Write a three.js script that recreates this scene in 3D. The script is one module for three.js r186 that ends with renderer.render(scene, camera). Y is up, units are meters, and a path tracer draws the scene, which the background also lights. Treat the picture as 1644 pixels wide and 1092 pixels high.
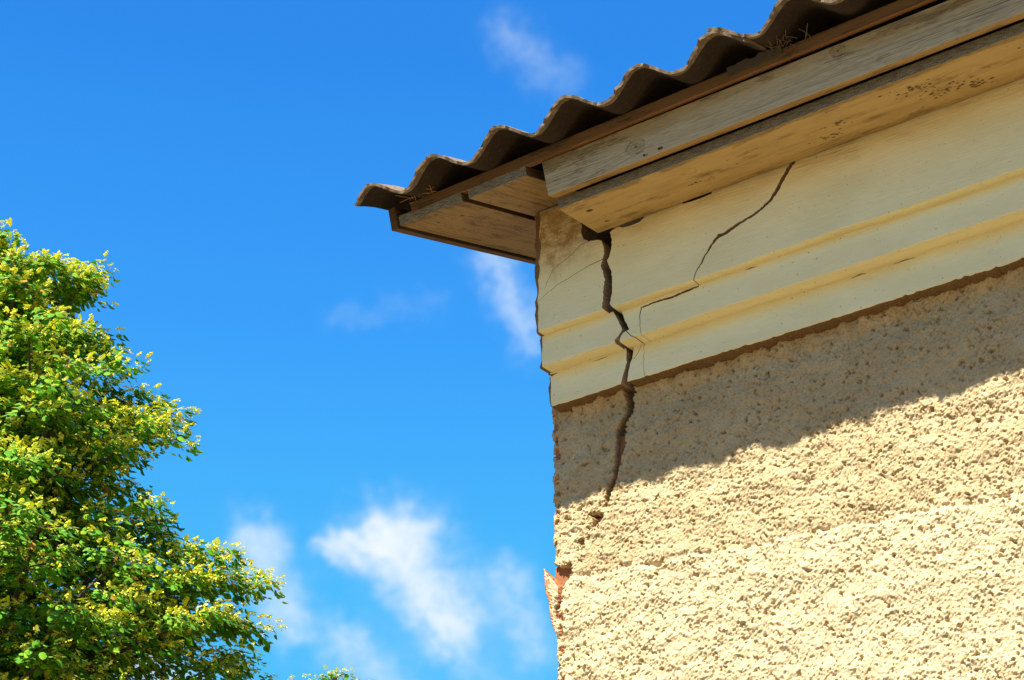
import * as THREE from 'three';
import { RoundedBoxGeometry } from 'three/addons/geometries/RoundedBoxGeometry.js';
import { mergeGeometries } from 'three/addons/utils/BufferGeometryUtils.js';
import { Brush, Evaluator, SUBTRACTION } from 'three-bvh-csg';
import { createNoise2D, createNoise3D } from 'simplex-noise';

// ------------------------------------------------------------------ camera, sky, sun, exposure
const R = Math.PI / 180;
const scene = new THREE.Scene();
const camera = new THREE.PerspectiveCamera(21.35, 1644 / 1092, 0.05, 3000);
camera.position.set(1.755, 1.6, 2.549);
camera.rotation.set(27.85 * R, 35.97 * R, 0, 'YXZ');

const EXPOSURE = 2.75;
const SUN_DIR = new THREE.Vector3(0.046, 1.505, 1).normalize();
const sun = new THREE.DirectionalLight(new THREE.Color(1, 0.92, 0.76), 5);
sun.position.copy(SUN_DIR).multiplyScalar(40);
sun.castShadow = true;
sun.shadow.mapSize.set(4096, 4096);
Object.assign(sun.shadow.camera, { left: -22, right: 22, top: 22, bottom: -22, near: 1, far: 120 });
scene.add(sun, sun.target);

function rng(seed) {
  let a = seed >>> 0;
  return () => { a = (a + 0x6d2b79f5) >>> 0; let t = a; t = Math.imul(t ^ (t >>> 15), t | 1); t ^= t + Math.imul(t ^ (t >>> 7), t | 61); return ((t ^ (t >>> 14)) >>> 0) / 4294967296; };
}
const N2 = createNoise2D(rng(11)), M2 = createNoise2D(rng(23)), N3 = createNoise3D(rng(37));
const clamp = (x, a = 0, b = 1) => Math.min(b, Math.max(a, x));
const smooth = (a, b, x) => { const t = clamp((x - a) / (b - a)); return t * t * (3 - 2 * t); };
const lerp = (a, b, t) => a + (b - a) * t;
const mix3 = (a, b, t) => [lerp(a[0], b[0], t), lerp(a[1], b[1], t), lerp(a[2], b[2], t)];
function fbm(x, y, oct, n = N2) { let s = 0, a = 0.5; for (let i = 0; i < oct; i++) { s += a * n(x, y); x = x * 2.03 + 17.1; y = y * 2.03 - 9.7; a *= 0.5; } return s; }

// The sky: blue air with thin summer clouds, as a light map round the whole scene.
function makeSky() {
  const W = 4096, H = 2048, d = new Float32Array(W * H * 4);
  const air = [[-90, [0.035, 0.08, 0.16]], [0, [0.27, 0.335, 0.36]], [8, [0.14, 0.27, 0.365]], [13, [0.038, 0.21, 0.362]], [20, [0.0265, 0.182, 0.36]], [28, [0.0165, 0.129, 0.35]], [37, [0.0105, 0.094, 0.305]], [50, [0.0095, 0.082, 0.27]], [90, [0.008, 0.068, 0.23]]];
  // clouds in the part of the sky that is looked at: azimuth, elevation from -> to, width, density
  const streaks = [
    [-126.3, 37.5, -123.9, 36.0, 0.7, 0.2], [-126.7, 30.6, -125.3, 27.8, 0.6, 0.5],
    [-132.0, 21.2, -129.3, 21.6, 0.5, 0.95], [-130.3, 21.5, -128.2, 19.0, 0.95, 1.5], [-128.9, 22.1, -127.3, 19.4, 0.85, 0.2],
    [-134.6, 21.3, -133.2, 18.8, 0.75, 0.68], [-131.4, 18.2, -129.8, 17.0, 0.75, 0.5], [-126.2, 20.4, -125.2, 18.0, 0.7, 0.45],
    [-132.2, 28.4, -128.6, 29.1, 0.42, 0.07], [-138.0, 17.3, -136.2, 16.4, 0.7, 0.7], [-127.9, 18.4, -126.0, 16.2, 0.9, 0.2],
  ];
  for (let j = 0; j < H; j++) {
    const el = ((j + 0.5) / H - 0.5) * 180;
    let k = 0; while (k < air.length - 2 && air[k + 1][0] < el) k++;
    const base = mix3(air[k][1], air[k + 1][1], clamp((el - air[k][0]) / (air[k + 1][0] - air[k][0])));
    for (let i = 0; i < W; i++) {
      const az = ((i + 0.5) / W - 0.5) * 360, o = (j * W + i) * 4;
      let c = 0;
      if (el > 0) {
        const sx = Math.cos(el * R) * Math.cos(az * R), sz = Math.cos(el * R) * Math.sin(az * R), sy = Math.sin(el * R);
        // scattered wisps over the rest of the sky, kept out of the strip that the picture shows
        const away = smooth(20, 30, Math.hypot((az + 129.5) * 0.8, (el - 27) * 0.95));
        if (away > 0) {
          const px = sx / (sy + 0.18), pz = sz / (sy + 0.18);
          const f = fbm(px * 2.1 + 3.3, pz * 2.1, 2) + 0.35;
          if (f > 0.2) c += away * 0.5 * smooth(0.42, 0.95, f + 0.6 * fbm(px * 6 + 1.7, pz * 6, 4, M2)) ;
        }
        if (Math.abs(az + 130) < 14 && el > 14 && el < 40) {
          const wx = az * 0.55 + 0.9 * fbm(az * 0.45, el * 0.6, 3), wy = el * 0.8 + 0.9 * fbm(az * 0.5 + 40, el * 0.6, 3, M2);
          const wisp = 0.5 + 0.75 * fbm(wx * 0.7 + wy * 0.45, wy * 0.95 - wx * 0.3, 4);
          const bend = 0.5 * fbm(az * 0.7 + 9, el * 0.8, 3), bend2 = 0.5 * fbm(az * 0.7 - 31, el * 0.8, 3, M2);
          for (const [x0, y0, x1, y1, w, dens] of streaks) {
            const dx = (x1 - x0) * 0.87, dy = y1 - y0, px = (az + bend - x0) * 0.87, py = el + bend2 - y0;
            const t = clamp((px * dx + py * dy) / (dx * dx + dy * dy)), q = Math.hypot(px - t * dx, py - t * dy) / w;
            if (q < 2.2) c += dens * Math.exp(-q * q * 1.35) * clamp(0.52 + 0.6 * wisp, 0, 1.4) * (1 - 0.25 * t);
          }
        }
      }
      const a = 1 - Math.exp(-1.5 * c), cl = mix3([0.235, 0.31, 0.365], [0.35, 0.365, 0.37], a);
      for (let n = 0; n < 3; n++) d[o + n] = lerp(base[n], cl[n], a);
      d[o + 3] = 1;
    }
  }
  const t = new THREE.DataTexture(d, W, H, THREE.RGBAFormat, THREE.FloatType);
  t.mapping = THREE.EquirectangularReflectionMapping; t.magFilter = t.minFilter = THREE.LinearFilter; t.needsUpdate = true;
  return t;
}
scene.background = scene.environment = makeSky();

// ------------------------------------------------------------------ helpers
const used = {};
function numbered(name) { const n = used[name] = (used[name] ?? -1) + 1; return n ? `${name}_${String(n).padStart(3, '0')}` : name; }
function thing(name, label, category, [x, y, z] = [0, 0, 0], turn = 0) {
  const o = new THREE.Group(); o.name = numbered(name); o.position.set(x, y, z); o.rotation.y = turn; o.userData = { label, category }; scene.add(o); return o;
}
function part(name, geometry, material, parent, label) {
  const m = new THREE.Mesh(geometry, material); m.name = name; m.castShadow = m.receiveShadow = true; parent.add(m);
  if (label) m.userData.label = label;
  return m;
}
function texture(w, h, srgb, pixel, repeat = [1, 1]) {      // pixel(u, v, x, y) -> [r, g, b] in linear values, or one number
  const d = new Uint8Array(w * h * 4), enc = (c) => Math.round(255 * (srgb ? (c <= 0.0031308 ? 12.92 * c : 1.055 * c ** (1 / 2.4) - 0.055) : c));
  for (let y = 0; y < h; y++) for (let x = 0; x < w; x++) {
    const p = pixel((x + 0.5) / w, (y + 0.5) / h, x, y), o = (y * w + x) * 4, a = Array.isArray(p) ? p : [p, p, p];
    for (let k = 0; k < 3; k++) d[o + k] = enc(clamp(a[k]));
    d[o + 3] = 255;
  }
  const t = new THREE.DataTexture(d, w, h); t.wrapS = t.wrapT = THREE.RepeatWrapping; t.repeat.set(...repeat);
  t.magFilter = THREE.LinearFilter; t.minFilter = THREE.LinearMipmapLinearFilter; t.generateMipmaps = true; t.colorSpace = srgb ? THREE.SRGBColorSpace : THREE.NoColorSpace; t.needsUpdate = true;
  return t;
}
// noise that tiles over [0,1)² of a texture
function tileNoise(u, v, fx, fy, n = N3, z = 0) {
  const a = u * 2 * Math.PI, b = v * 2 * Math.PI;
  return n(Math.cos(a) * fx / 6.283 + 31 * z, Math.sin(a) * fx / 6.283 + Math.cos(b) * fy / 6.283, Math.sin(b) * fy / 6.283 + 7.7 * z);
}
const std = (o) => new THREE.MeshStandardMaterial({ roughness: 0.9, metalness: 0, ...o });

// ------------------------------------------------------------------ wood
// u runs along the board in metres, v across it; knots [u, v, radius] bend the grain round themselves
function wood({ len, wide, w, h, seed, late, early, grey = null, greyness = () => 0, knots = [], lines = 130, specks = [], contrast = 1, streak = 1, dirt = 0, dirtColor = [0.05, 0.035, 0.02], where = () => 0 }) {
  const rnd = rng(seed), spots = [];
  for (const [u, v, spread, n, size] of specks) for (let i = 0; i < n; i++) spots.push([u + (rnd() + rnd() - 1) * spread * 1.5, v + (rnd() + rnd() - 1) * spread * 0.55, size * (0.35 + rnd())]);
  const height = new Float32Array(w * h);
  const map = texture(w, h, true, (uu, vv, x, y) => {
    const u = uu * len, v = vv * wide;
    let f = v + 0.004 * N2(u * 1.7 + seed, v * 6), kd = 9, kr = 1;
    for (const [ku, kv, r] of knots) {
      const dx = (u - ku) / 1.55, dy = v - kv, d = Math.hypot(dx, dy) / r;
      f += r * 0.85 * Math.sign(dy || 1) * Math.exp(-d * d / 5) * (1 - Math.exp(-Math.abs(dy) / r * 2));
      if (d < kd) { kd = d; kr = r; }
    }
    const fr = f * lines + 0.35 * N2(u * 2.3, f * lines * 0.7), r1 = N2(u * 0.55 + seed, fr * 1.35), r2 = N2(u * 0.8 + 40 + seed, fr * 2.9), ring = clamp(0.42 + 0.42 * r1 + 0.3 * r2);
    const fib = N2(u * 14 + seed * 3, v * 900), fib2 = N2(u * 40, v * 1500 + seed), pat = fbm(u * 5 + seed, v * 22, 3);
    let g = ring ** 2.2 * 0.72 * (0.6 + 0.5 * N2(u * 1.1, f * 18 + seed)) + 0.15 * fib + 0.12 * fib2;
    let c = mix3(early, late, clamp(g * contrast + 0.22 * pat * streak));
    if (grey) { const k = clamp(greyness(u, v) + 0.45 * fbm(u * 3 + 5 + seed, v * 40, 4) + 0.2 * fib); c = mix3(c, mix3(grey, [grey[0] * 0.42, grey[1] * 0.42, grey[2] * 0.42], clamp(g * contrast * 1.15)), k); }
    if (dirt) { const k = smooth(0.0, 0.55, fbm(u * 7 + seed * 2, v * 26, 4) + where(u, v) + 0.22 * fib + 0.2 * M2(u * 60, v * 260)); c = mix3(c, dirtColor, k * dirt * (0.7 + 0.3 * fib2)); }
    if (kd < 1.15) { const e = 0.5 + 0.5 * Math.sin(kd * 15 + 1.5 * N2(u * 90, v * 90)); c = mix3(c, mix3(c.map((q) => q * 0.92), mix3(c, late, 0.55), e), smooth(1.15, 0.85, kd) * 0.85); g = lerp(g, e * 0.5, 0.7); if (kd > 0.93 && N2(u * 90, v * 90) > 0.25) { c = c.map((q) => q * 0.6); g = 1.1; } if (kd < 0.22) c = c.map((q) => q * 0.55); }
    height[y * w + x] = 0.75 - 0.5 * clamp(g);
    for (const [su, sv, r] of spots) { const q = Math.hypot((u - su) * 0.6, v - sv) / r; if (q < 1) { const k = smooth(1, 0.4, q); c = mix3(c, [0.05, 0.025, 0.012], k * 0.9); height[y * w + x] -= 0.35 * k; } }
    return c;
  });
  const bump = texture(w, h, false, (u, v, x, y) => clamp(height[y * w + x]));
  for (const t of [map, bump]) t.repeat.set(1 / len, 1 / wide);
  return { map, bumpMap: bump, bumpScale: 0.0012 };
}
const fasciaLook = wood({ len: 2, wide: 0.0685, w: 2048, h: 96, seed: 5, early: [0.31, 0.245, 0.12], late: [0.13, 0.09, 0.04], grey: [0.395, 0.37, 0.275], greyness: (u, v) => 1.0 - smooth(0.028, 0.064, v + 0.012 * N2(u * 2.2, 3)) * 0.95, lines: 230, contrast: 2.3, dirt: 0.72, dirtColor: [0.06, 0.038, 0.018], where: (u, v) => smooth(0.024, 0.066, v) * 0.62 - 0.38 + 0.32 * N2(u * 2.1, 6),
  knots: [[0.365 - 0.17, 0.027, 0.0125], [0.768 - 0.17, 0.055, 0.009], [1.24, 0.03, 0.01]], specks: [[0.412 - 0.17, 0.008, 0.003, 4, 0.003], [0.385 - 0.17, 0.006, 0.001, 2, 0.0025], [1.034 - 0.17, 0.05, 0.0015, 3, 0.004]] });
const soffitLook = wood({ len: 2, wide: 0.15, w: 2048, h: 160, seed: 9, early: [0.50, 0.355, 0.15], late: [0.26, 0.165, 0.06], lines: 70, contrast: 1.05, streak: 1.9, dirt: 0.8, dirtColor: [0.11, 0.065, 0.024], where: (u, v) => -0.2 + 0.95 * smooth(0.116, 0.134, v + 0.006 * N2(u * 9, 4)) + 0.3 * smooth(0.02, 0.0, v) + 0.25 * N2(u * 3.1, v * 18),
  knots: [[0.27, 0.045, 0.006], [0.95, 0.05, 0.014], [0.72, 0.055, 0.01], [1.5, 0.05, 0.012]], specks: [[0.5, 0.04, 0.035, 16, 0.0022], [0.53, 0.07, 0.02, 10, 0.0026], [0.68, 0.09, 0.035, 34, 0.0024], [0.73, 0.055, 0.045, 40, 0.0022], [0.78, 0.03, 0.02, 16, 0.003], [0.04, 0.09, 0.004, 3, 0.004], [0.045, 0.032, 0.003, 2, 0.003], [0.25, 0.05, 0.02, 14, 0.002], [0.3, 0.09, 0.2, 26, 0.0013], [0.8, 0.07, 0.3, 50, 0.0013], [1.3, 0.07, 0.4, 60, 0.002]] });
const vergeLook = wood({ len: 1.2, wide: 0.16, w: 1024, h: 160, seed: 14, early: [0.31, 0.205, 0.08], late: [0.14, 0.08, 0.025], lines: 80, contrast: 1.8, streak: 1.8, dirt: 0.85, dirtColor: [0.055, 0.036, 0.016], where: (u, v) => -0.1 + 0.5 * smooth(0.03, 0.0, u),
  knots: [[0.12, 0.115, 0.008], [0.17, 0.05, 0.006], [0.7, 0.09, 0.012]], specks: [[0.07, 0.1, 0.002, 2, 0.0035], [0.06, 0.05, 0.002, 2, 0.003], [0.1, 0.04, 0.05, 8, 0.0018], [0.3, 0.08, 0.2, 24, 0.0018]] });
const battenLook = wood({ len: 1.2, wide: 0.06, w: 1024, h: 64, seed: 21, early: [0.30, 0.19, 0.08], late: [0.12, 0.065, 0.028], lines: 150, contrast: 1.2, dirt: 0.8, dirtColor: [0.035, 0.024, 0.014], where: () => 0.0 });
const grainEnd = texture(256, 64, true, (u, v) => { const g = clamp(0.5 + 0.3 * N2(u * 60, v * 14) + 0.45 * N2(u * 9 + 7, v * 26) + 0.2 * N2(u * 120, v * 40)); return mix3([0.055, 0.052, 0.045], [0.26, 0.26, 0.215], g); });
grainEnd.repeat.set(4, 20);
const M = {
  fascia: std({ ...fasciaLook, roughness: 0.85 }), soffit: std({ ...soffitLook, roughness: 0.75 }), verge: std({ ...vergeLook, roughness: 0.8 }), batten: std({ ...battenLook, color: new THREE.Color(0.45, 0.40, 0.36), roughness: 0.9 }),
  freshWood: std({ ...soffitLook, color: new THREE.Color(0.8, 0.72, 0.66), roughness: 0.85 }), greyEnd: std({ map: grainEnd, bumpMap: grainEnd, bumpScale: 0.0012, roughness: 0.95 }),
  darkWood: std({ ...battenLook, color: new THREE.Color(0.3, 0.26, 0.22), roughness: 0.92 }), iron: std({ color: new THREE.Color(0.06, 0.03, 0.018), roughness: 0.7, metalness: 0.4 }),
};

// ------------------------------------------------------------------ plaster
const paintMap = texture(2048, 512, true, (u, v, x, y) => {
  const X = u * 1.6, Y = v * 0.4;
  const brush = N2(X * 9, Y * 520) * 0.5 + N2(X * 22 + 8, Y * 900) * 0.5, patch = fbm(X * 4 + 2, Y * 9, 4), speck = M2(X * 210, Y * 210) * 0.6 + N2(X * 60, Y * 60) * 0.5;
  let c = mix3([0.82, 0.76, 0.47], [0.70, 0.635, 0.355], clamp(0.3 + 0.28 * brush + 0.5 * patch));
  const gx = X, gy = Y < 0.27 ? Y + 3.2 : Y + 2.8, st = smooth(3.30, 3.40, gy + 0.025 * N2(X * 20, 9) + 0.01 * N2(X * 120, Y * 30)) * smooth(0.2, 0.12, gx + 0.02 * N2(Y * 60, 3));      // brown smears in the corner under the boards, streaked by the brush
  if (st > 0) c = mix3(c, [0.36, 0.22, 0.075], clamp(st * (0.55 + 0.25 * N2(X * 150 + 1.5 * N2(X * 20, Y * 30), Y * 60) + 0.3 * N2(X * 420, Y * 260) + 0.9 * fbm(X * 22, Y * 26, 4))));
  const eaveShade = smooth(3.325, 3.40, gy + 0.03 * fbm(X * 7, 3, 3)) ; if (eaveShade > 0) c = mix3(c, [0.40, 0.25, 0.08], clamp(eaveShade * (0.30 + 0.8 * N2(X * 12, Y * 620) + 0.4 * fbm(X * 9, Y * 40, 3))));  // shade below the soffit put into the paint colour, broken into streaks
  if (speck > 0.78) c = mix3(c, [0.2, 0.14, 0.08], clamp((speck - 0.78) * 6));
  return c;
}, [1 / 1.6, 1 / 0.4]);
const paintBump = texture(2048, 512, false, (u, v) => { const X = u * 1.6, Y = v * 0.4; return 0.5 + 0.22 * N2(X * 9, Y * 520) + 0.16 * N2(X * 30, Y * 900 + 5) + 0.2 * fbm(X * 24, Y * 40, 3); }, [1 / 1.6, 1 / 0.4]);
const mortarMap = texture(512, 512, true, (u, v) => { const g = clamp(0.5 + 0.9 * tileNoise(u, v, 60, 60) * 0.5 + 0.5 * tileNoise(u, v, 160, 160, N3, 1)); return mix3([0.10, 0.075, 0.052], [0.27, 0.215, 0.155], g); }, [5, 5]);
const stuccoMap = texture(1024, 1024, true, (u, v) => {
  const a = tileNoise(u, v, 300, 420), b = tileNoise(u, v, 700, 900, N3, 2), c0 = tileNoise(u, v, 14, 14, N3, 3), d = tileNoise(u, v, 130, 170, N3, 4);
  let c = mix3([0.625, 0.505, 0.30], [0.51, 0.395, 0.22], clamp(0.45 + 0.35 * c0 + 0.3 * a));
  if (d > 0.45) c = mix3(c, [0.43, 0.29, 0.135], clamp((d - 0.45) * 3.2) * 0.75);       // brown sand grains
  if (b > 0.55) c = mix3(c, [0.5, 0.5, 0.45], 0.6);
  if (b < -0.72) c = mix3(c, [0.16, 0.13, 0.1], 0.6);
  return c;
}, [1 / 0.9, 1 / 0.9]);
const stuccoBump = texture(1024, 1024, false, (u, v) => clamp(0.5 + 0.3 * tileNoise(u, v, 420, 520, N3, 6) + 0.25 * tileNoise(u, v, 900, 1000, N3, 7)), [1 / 0.5, 1 / 0.5]);
Object.assign(M, {
  paint: std({ map: paintMap, bumpMap: paintBump, bumpScale: 0.0009, roughness: 0.7 }),
  mortar: std({ map: mortarMap, bumpMap: mortarMap, bumpScale: 0.003, roughness: 0.97 }),
  broken: std({ map: mortarMap, bumpMap: mortarMap, bumpScale: 0.003, color: new THREE.Color(1.9, 1.75, 1.55), roughness: 0.97 }),
  brownMortar: std({ map: mortarMap, bumpMap: mortarMap, bumpScale: 0.004, color: new THREE.Color(1.0, 0.76, 0.46), roughness: 0.97 }),
  stucco: std({ map: stuccoMap, bumpMap: stuccoBump, bumpScale: 0.0016, roughness: 0.95, vertexColors: true }),
  brick: std({ map: texture(256, 256, true, (u, v) => mix3([0.42, 0.175, 0.065], [0.22, 0.08, 0.032], clamp(0.5 + 0.5 * tileNoise(u, v, 30, 30) + 0.4 * tileNoise(u, v, 110, 110, N3, 1))), [8, 8]), roughness: 0.95 }),
});
M.rusty = std({ ...battenLook, color: new THREE.Color(0.8, 0.58, 0.42), roughness: 0.9 });
M.brick.bumpMap = M.brick.map; M.brick.bumpScale = 0.002;

// ------------------------------------------------------------------ the house
const house = thing('house', 'old cream plastered house with a cracked corner under wavy grey roof sheets', 'house');

// --- front wall: thick rough-cast on brick, one fine relief sheet that turns round the corner
const along = (pts, y) => { for (let i = 1; i < pts.length; i++) { const [x0, y0] = pts[i - 1], [x1, y1] = pts[i]; if (y <= y0 && y >= y1) return lerp(x0, x1, (y - y0) / (y1 - y0 || 1)); } return null; };
const mm = (pts) => pts.map(([x, y]) => [x / 1000, y / 1000]);
const crackL = mm([[168, 3090], [169, 3063], [166, 3042], [163, 3034], [153, 3018], [143, 3006], [138, 2958], [134, 2934], [132, 2916], [122, 2901], [115, 2885], [112, 2858]]);
const crackR = mm([[186, 3090], [187, 3062], [179, 3034], [169, 3021], [161, 3007], [158, 2978], [156, 2960], [147, 2944], [142, 2923], [138, 2910], [130, 2890], [120, 2866], [114, 2858]]);
const pits = [mm([[74, 2855], [88, 2852], [109, 2847], [107, 2835], [84, 2823], [80, 2832], [89, 2842]]), mm([[-40, 2790], [6, 2769], [22, 2764], [37, 2763], [34, 2744], [19, 2726], [14, 2704], [10, 2690], [4, 2676], [-40, 2660]]), mm([[52, 2807], [62, 2810], [66, 2800], [55, 2796]])];
function inside(poly, x, y) { let r = false; for (let i = 0, j = poly.length - 1; i < poly.length; j = i++) { const [xi, yi] = poly[i], [xj, yj] = poly[j]; if ((yi > y) !== (yj > y) && x < (xj - xi) * (y - yi) / (yj - yi) + xi) r = !r; } return r; }
function cell(x, y, s, seed) {            // a spatter of round grains: 0 between them, up to 1 on top of one
  const gx = Math.floor(x / s), gy = Math.floor(y / s); let best = 0;
  for (let j = -1; j <= 1; j++) for (let i = -1; i <= 1; i++) {
    let h = Math.imul(gx + i, 374761393) ^ Math.imul(gy + j, 668265263) ^ Math.imul(seed, 1274126177); h = Math.imul(h ^ (h >>> 13), 1274126177); h ^= h >>> 16;
    const a = (h & 255) / 255, b = ((h >>> 8) & 255) / 255, r = 0.45 + 0.55 * (((h >>> 16) & 255) / 255), dx = (gx + i + a) - x / s, dy = (gy + j + b) - y / s, q = 1 - (dx * dx + dy * dy) / (r * r);
    if (q > 0) best = Math.max(best, Math.sqrt(q) * r);
  }
  return best;
}
const coatLine = (s) => 2.737 - 0.05 * s + 0.006 * N2(s * 8, 4) + 0.003 * N2(s * 40, 7);      // two coats of plaster meet here: the upper one is greyer
function roughcast(s, y) {
  const wx = s + 0.0022 * N2(s * 130, y * 130), wy = y + 0.0022 * M2(s * 130, y * 130);
  const t = 0.82 * wx - 0.57 * wy, n = 0.57 * wx + 0.82 * wy;       // thrown on slantwise: lumps and hollows run down to the right
  const c = N2(wx * 300 + 9, wy * 360), d = M2(s * 560, y * 620), e = N2(t * 95, n * 160);
  let h = 0.0021 * cell(t * 0.85, n * 1.25, 0.0049, 1) + 0.0013 * cell(t * 0.7 + 3, n + 5, 0.0082, 2) + 0.0011 * e + 0.0010 * c + 0.0008 * d;
  const p = 0.75 * N2(t * 36 + 5, n * 76) + 0.62 * M2(t * 84, n * 165) + 0.3 * e, q = N2(t * 110 + 60, n * 210) + 0.45 * c;
  const big = 0.35 * N2(s * 9, y * 12);      // some stretches are closer and smoother than others
  h -= 0.0100 * smooth(0.66 + big * 0.5, 1.12 + big * 0.3, p) + 0.0036 * smooth(0.7 + big, 1.05 + big, q);
  const line = coatLine(s);
  h += 0.0042 * smooth(0.004, -0.004, y - line) - 0.004 * smooth(0.007, 0.0, Math.abs(y - line - 0.003)) * smooth(0.1, 0.5, N2(s * 22, 9) + 0.4 * N2(s * 90, 2));
  return h + 0.0026 * N2(s * 6, y * 9) + 0.0018 * N2(s * 20, y * 28) - 0.0035 + 0.016 * smooth(3.045, 3.075, y + 0.008 * N2(s * 14, 6) + 0.006 * N2(s * 60, 2)) * (0.55 + 0.45 * N2(s * 22, 5)) * smooth(0.012, 0.06, s);
}
function frontWall() {
  const s0 = -0.06, s1 = 1.5, y0 = 2.28, y1 = 3.09, st = 0.0017, nx = Math.round((s1 - s0) / st), ny = Math.round((y1 - y0) / st), rad = 0.012, arc = rad * Math.PI / 2;
  const n = (nx + 1) * (ny + 1), pos = new Float32Array(n * 3), col = new Float32Array(n * 3), uv = new Float32Array(n * 2), hole = new Uint8Array(n);
  for (let j = 0; j <= ny; j++) {
    const y = y0 + j * st, jag = 0.0016 * N2(y * 160, 1) + 0.0012 * N2(y * 420, 7), cl0 = along(crackL, y), cr0 = along(crackR, y);
    const cl = cl0 === null ? null : cl0 + jag + 0.001 * M2(y * 300, 2), cr = cr0 === null ? null : cr0 + 0.0016 * N2(y * 190, 9) + 0.001 * M2(y * 430, 4);
    for (let i = 0; i <= nx; i++) {
      const s = s0 + i * st, k = j * (nx + 1) + i;
      let bx, bz, mx, mz;
      if (s > arc / 2) { bx = rad + s - arc / 2; bz = 0; mx = 0; mz = 1; } else if (s < -arc / 2) { bx = 0; bz = -rad + s + arc / 2; mx = -1; mz = 0; } else { const t = (s / arc + 0.5) * Math.PI / 2; mx = -Math.cos(t); mz = Math.sin(t); bx = rad + rad * mx; bz = -rad + rad * mz; }
      bx += lerp(-0.0065, 0.001, smooth(2.77, 2.66, y)) * smooth(0.06, 0.012, s) * (bz > -0.012 ? 1 : smooth(-0.05, -0.012, bz));
      const old = smooth(-0.006, 0.012, y - coatLine(s) + 0.008 * N2(s * 60, y * 80) + 0.004 * N2(s * 170, y * 190)) * clamp(0.8 + 0.3 * N2(s * 5 + 3, y * 9) + 0.2 * N2(s * 24, y * 34));
      let h = roughcast(s, y), c = mix3([1, 1, 1], [0.83, 0.79, 0.735], old);
      const edge = Math.abs(s) < 0.02 ? N2(y * 38, 3 + s * 30) + 0.6 * N2(y * 120, s * 90) : -1;
      if (edge > 0.05) { const q = smooth(0.05, 0.5, edge) * smooth(0.02, 0.011, Math.abs(s)); h -= 0.0045 * q; if (q > 0.35) c = [0.8, 0.42, 0.28]; }
      // the crack: a lip of broken plaster on the left that falls away to the right
      if (cl !== null && bz === 0) {
        if (bx > cl && bx < cr) { const q = (bx - cl) / Math.max(cr - cl, 1e-4); h = -0.004 - 0.05 * q ** 0.75 + 0.5 * h; c = y < 2.922 && y > 2.9 ? [0.5, 0.22, 0.13] : [0.34, 0.28, 0.22]; hole[k] = q > 0.25 && q < 0.97 && cr - cl > 0.006 ? 0 : 0; }
        else if (bx > cl - 0.006 && bx <= cl) { const q = (bx - cl + 0.006) / 0.006; h -= 0.006 * q * (0.5 + 0.5 * N2(y * 120, 5)); if (q > 0.45) c = [0.62, 0.52, 0.42]; }
      }
      const wob = [bx + 0.0028 * N2(bx * 230, y * 230), y + 0.0028 * M2(bx * 230, y * 230)];
      for (const p of pits) if (inside(p, s > 0 ? wob[0] : s * 2, wob[1])) { h = -0.022 + 0.5 * h; c = [0.5, 0.3, 0.18]; hole[k] = 1; }
      pos.set([bx + mx * h, y, bz + mz * h], k * 3); col.set(c, k * 3); uv.set([s, y], k * 2);
    }
  }
  const idx = [];
  for (let j = 0; j < ny; j++) for (let i = 0; i < nx; i++) { const a = j * (nx + 1) + i, b = a + 1, d = a + nx + 1, e = d + 1; if (hole[a] && hole[b] && hole[d] && hole[e]) continue; idx.push(a, b, e, a, e, d); }
  const g = new THREE.BufferGeometry();
  g.setAttribute('position', new THREE.BufferAttribute(pos, 3)); g.setAttribute('uv', new THREE.BufferAttribute(uv, 2)); g.setAttribute('color', new THREE.BufferAttribute(col, 3)); g.setIndex(idx); g.computeVertexNormals();
  return g;
}
function plainWall(x0, x1, y0, y1) {     // the rest of the same wall, out of the picture
  const nx = Math.max(1, Math.round((x1 - x0) / 0.02)), ny = Math.max(1, Math.round((y1 - y0) / 0.02)), g = new THREE.PlaneGeometry(x1 - x0, y1 - y0, nx, ny); g.translate((x0 + x1) / 2, (y0 + y1) / 2, 0);
  const p = g.attributes.position, uv = g.attributes.uv;
  for (let i = 0; i < p.count; i++) { uv.setXY(i, p.getX(i), p.getY(i)); p.setZ(i, 0.001 + 0.003 * N2(p.getX(i) * 40, p.getY(i) * 40)); }
  g.setAttribute('color', new THREE.BufferAttribute(new Float32Array(p.count * 3).fill(1), 3)); g.computeVertexNormals();
  return g;
}
const wall = part('wall', mergeGeometries([frontWall(), plainWall(-0.004, 1.5, 0, 2.281), plainWall(1.499, 6, 0, 3.09)]), M.stucco, house);
part('wall_core', new THREE.BoxGeometry(5.94, 3.4, 0.25).translate(3.005, 1.7, -0.175), M.mortar, wall);
for (const [x, y, w] of [[-0.0095, 2.7155, 0.25], [0.262, 2.7155, 0.12], [0.004, 2.7895, 0.12], [0.134, 2.7895, 0.25], [0.006, 2.8635, 0.25], [0.004, 2.9375, 0.12], [0.134, 2.9375, 0.25], [0.005, 2.6415, 0.12]]) {
  const b = new RoundedBoxGeometry(w, 0.064, 0.12, 2, 0.004), p = b.attributes.position;
  for (let i = 0; i < p.count; i++) { const a = N3(p.getX(i) * 90 + x * 50, p.getY(i) * 90 + y * 40, p.getZ(i) * 90); p.setXYZ(i, p.getX(i) + 0.0012 * a, p.getY(i) + 0.0012 * a, p.getZ(i)); }
  part('brick', b.translate(x + w / 2, y + 0.026, -0.0735), M.brick, wall);
}
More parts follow.
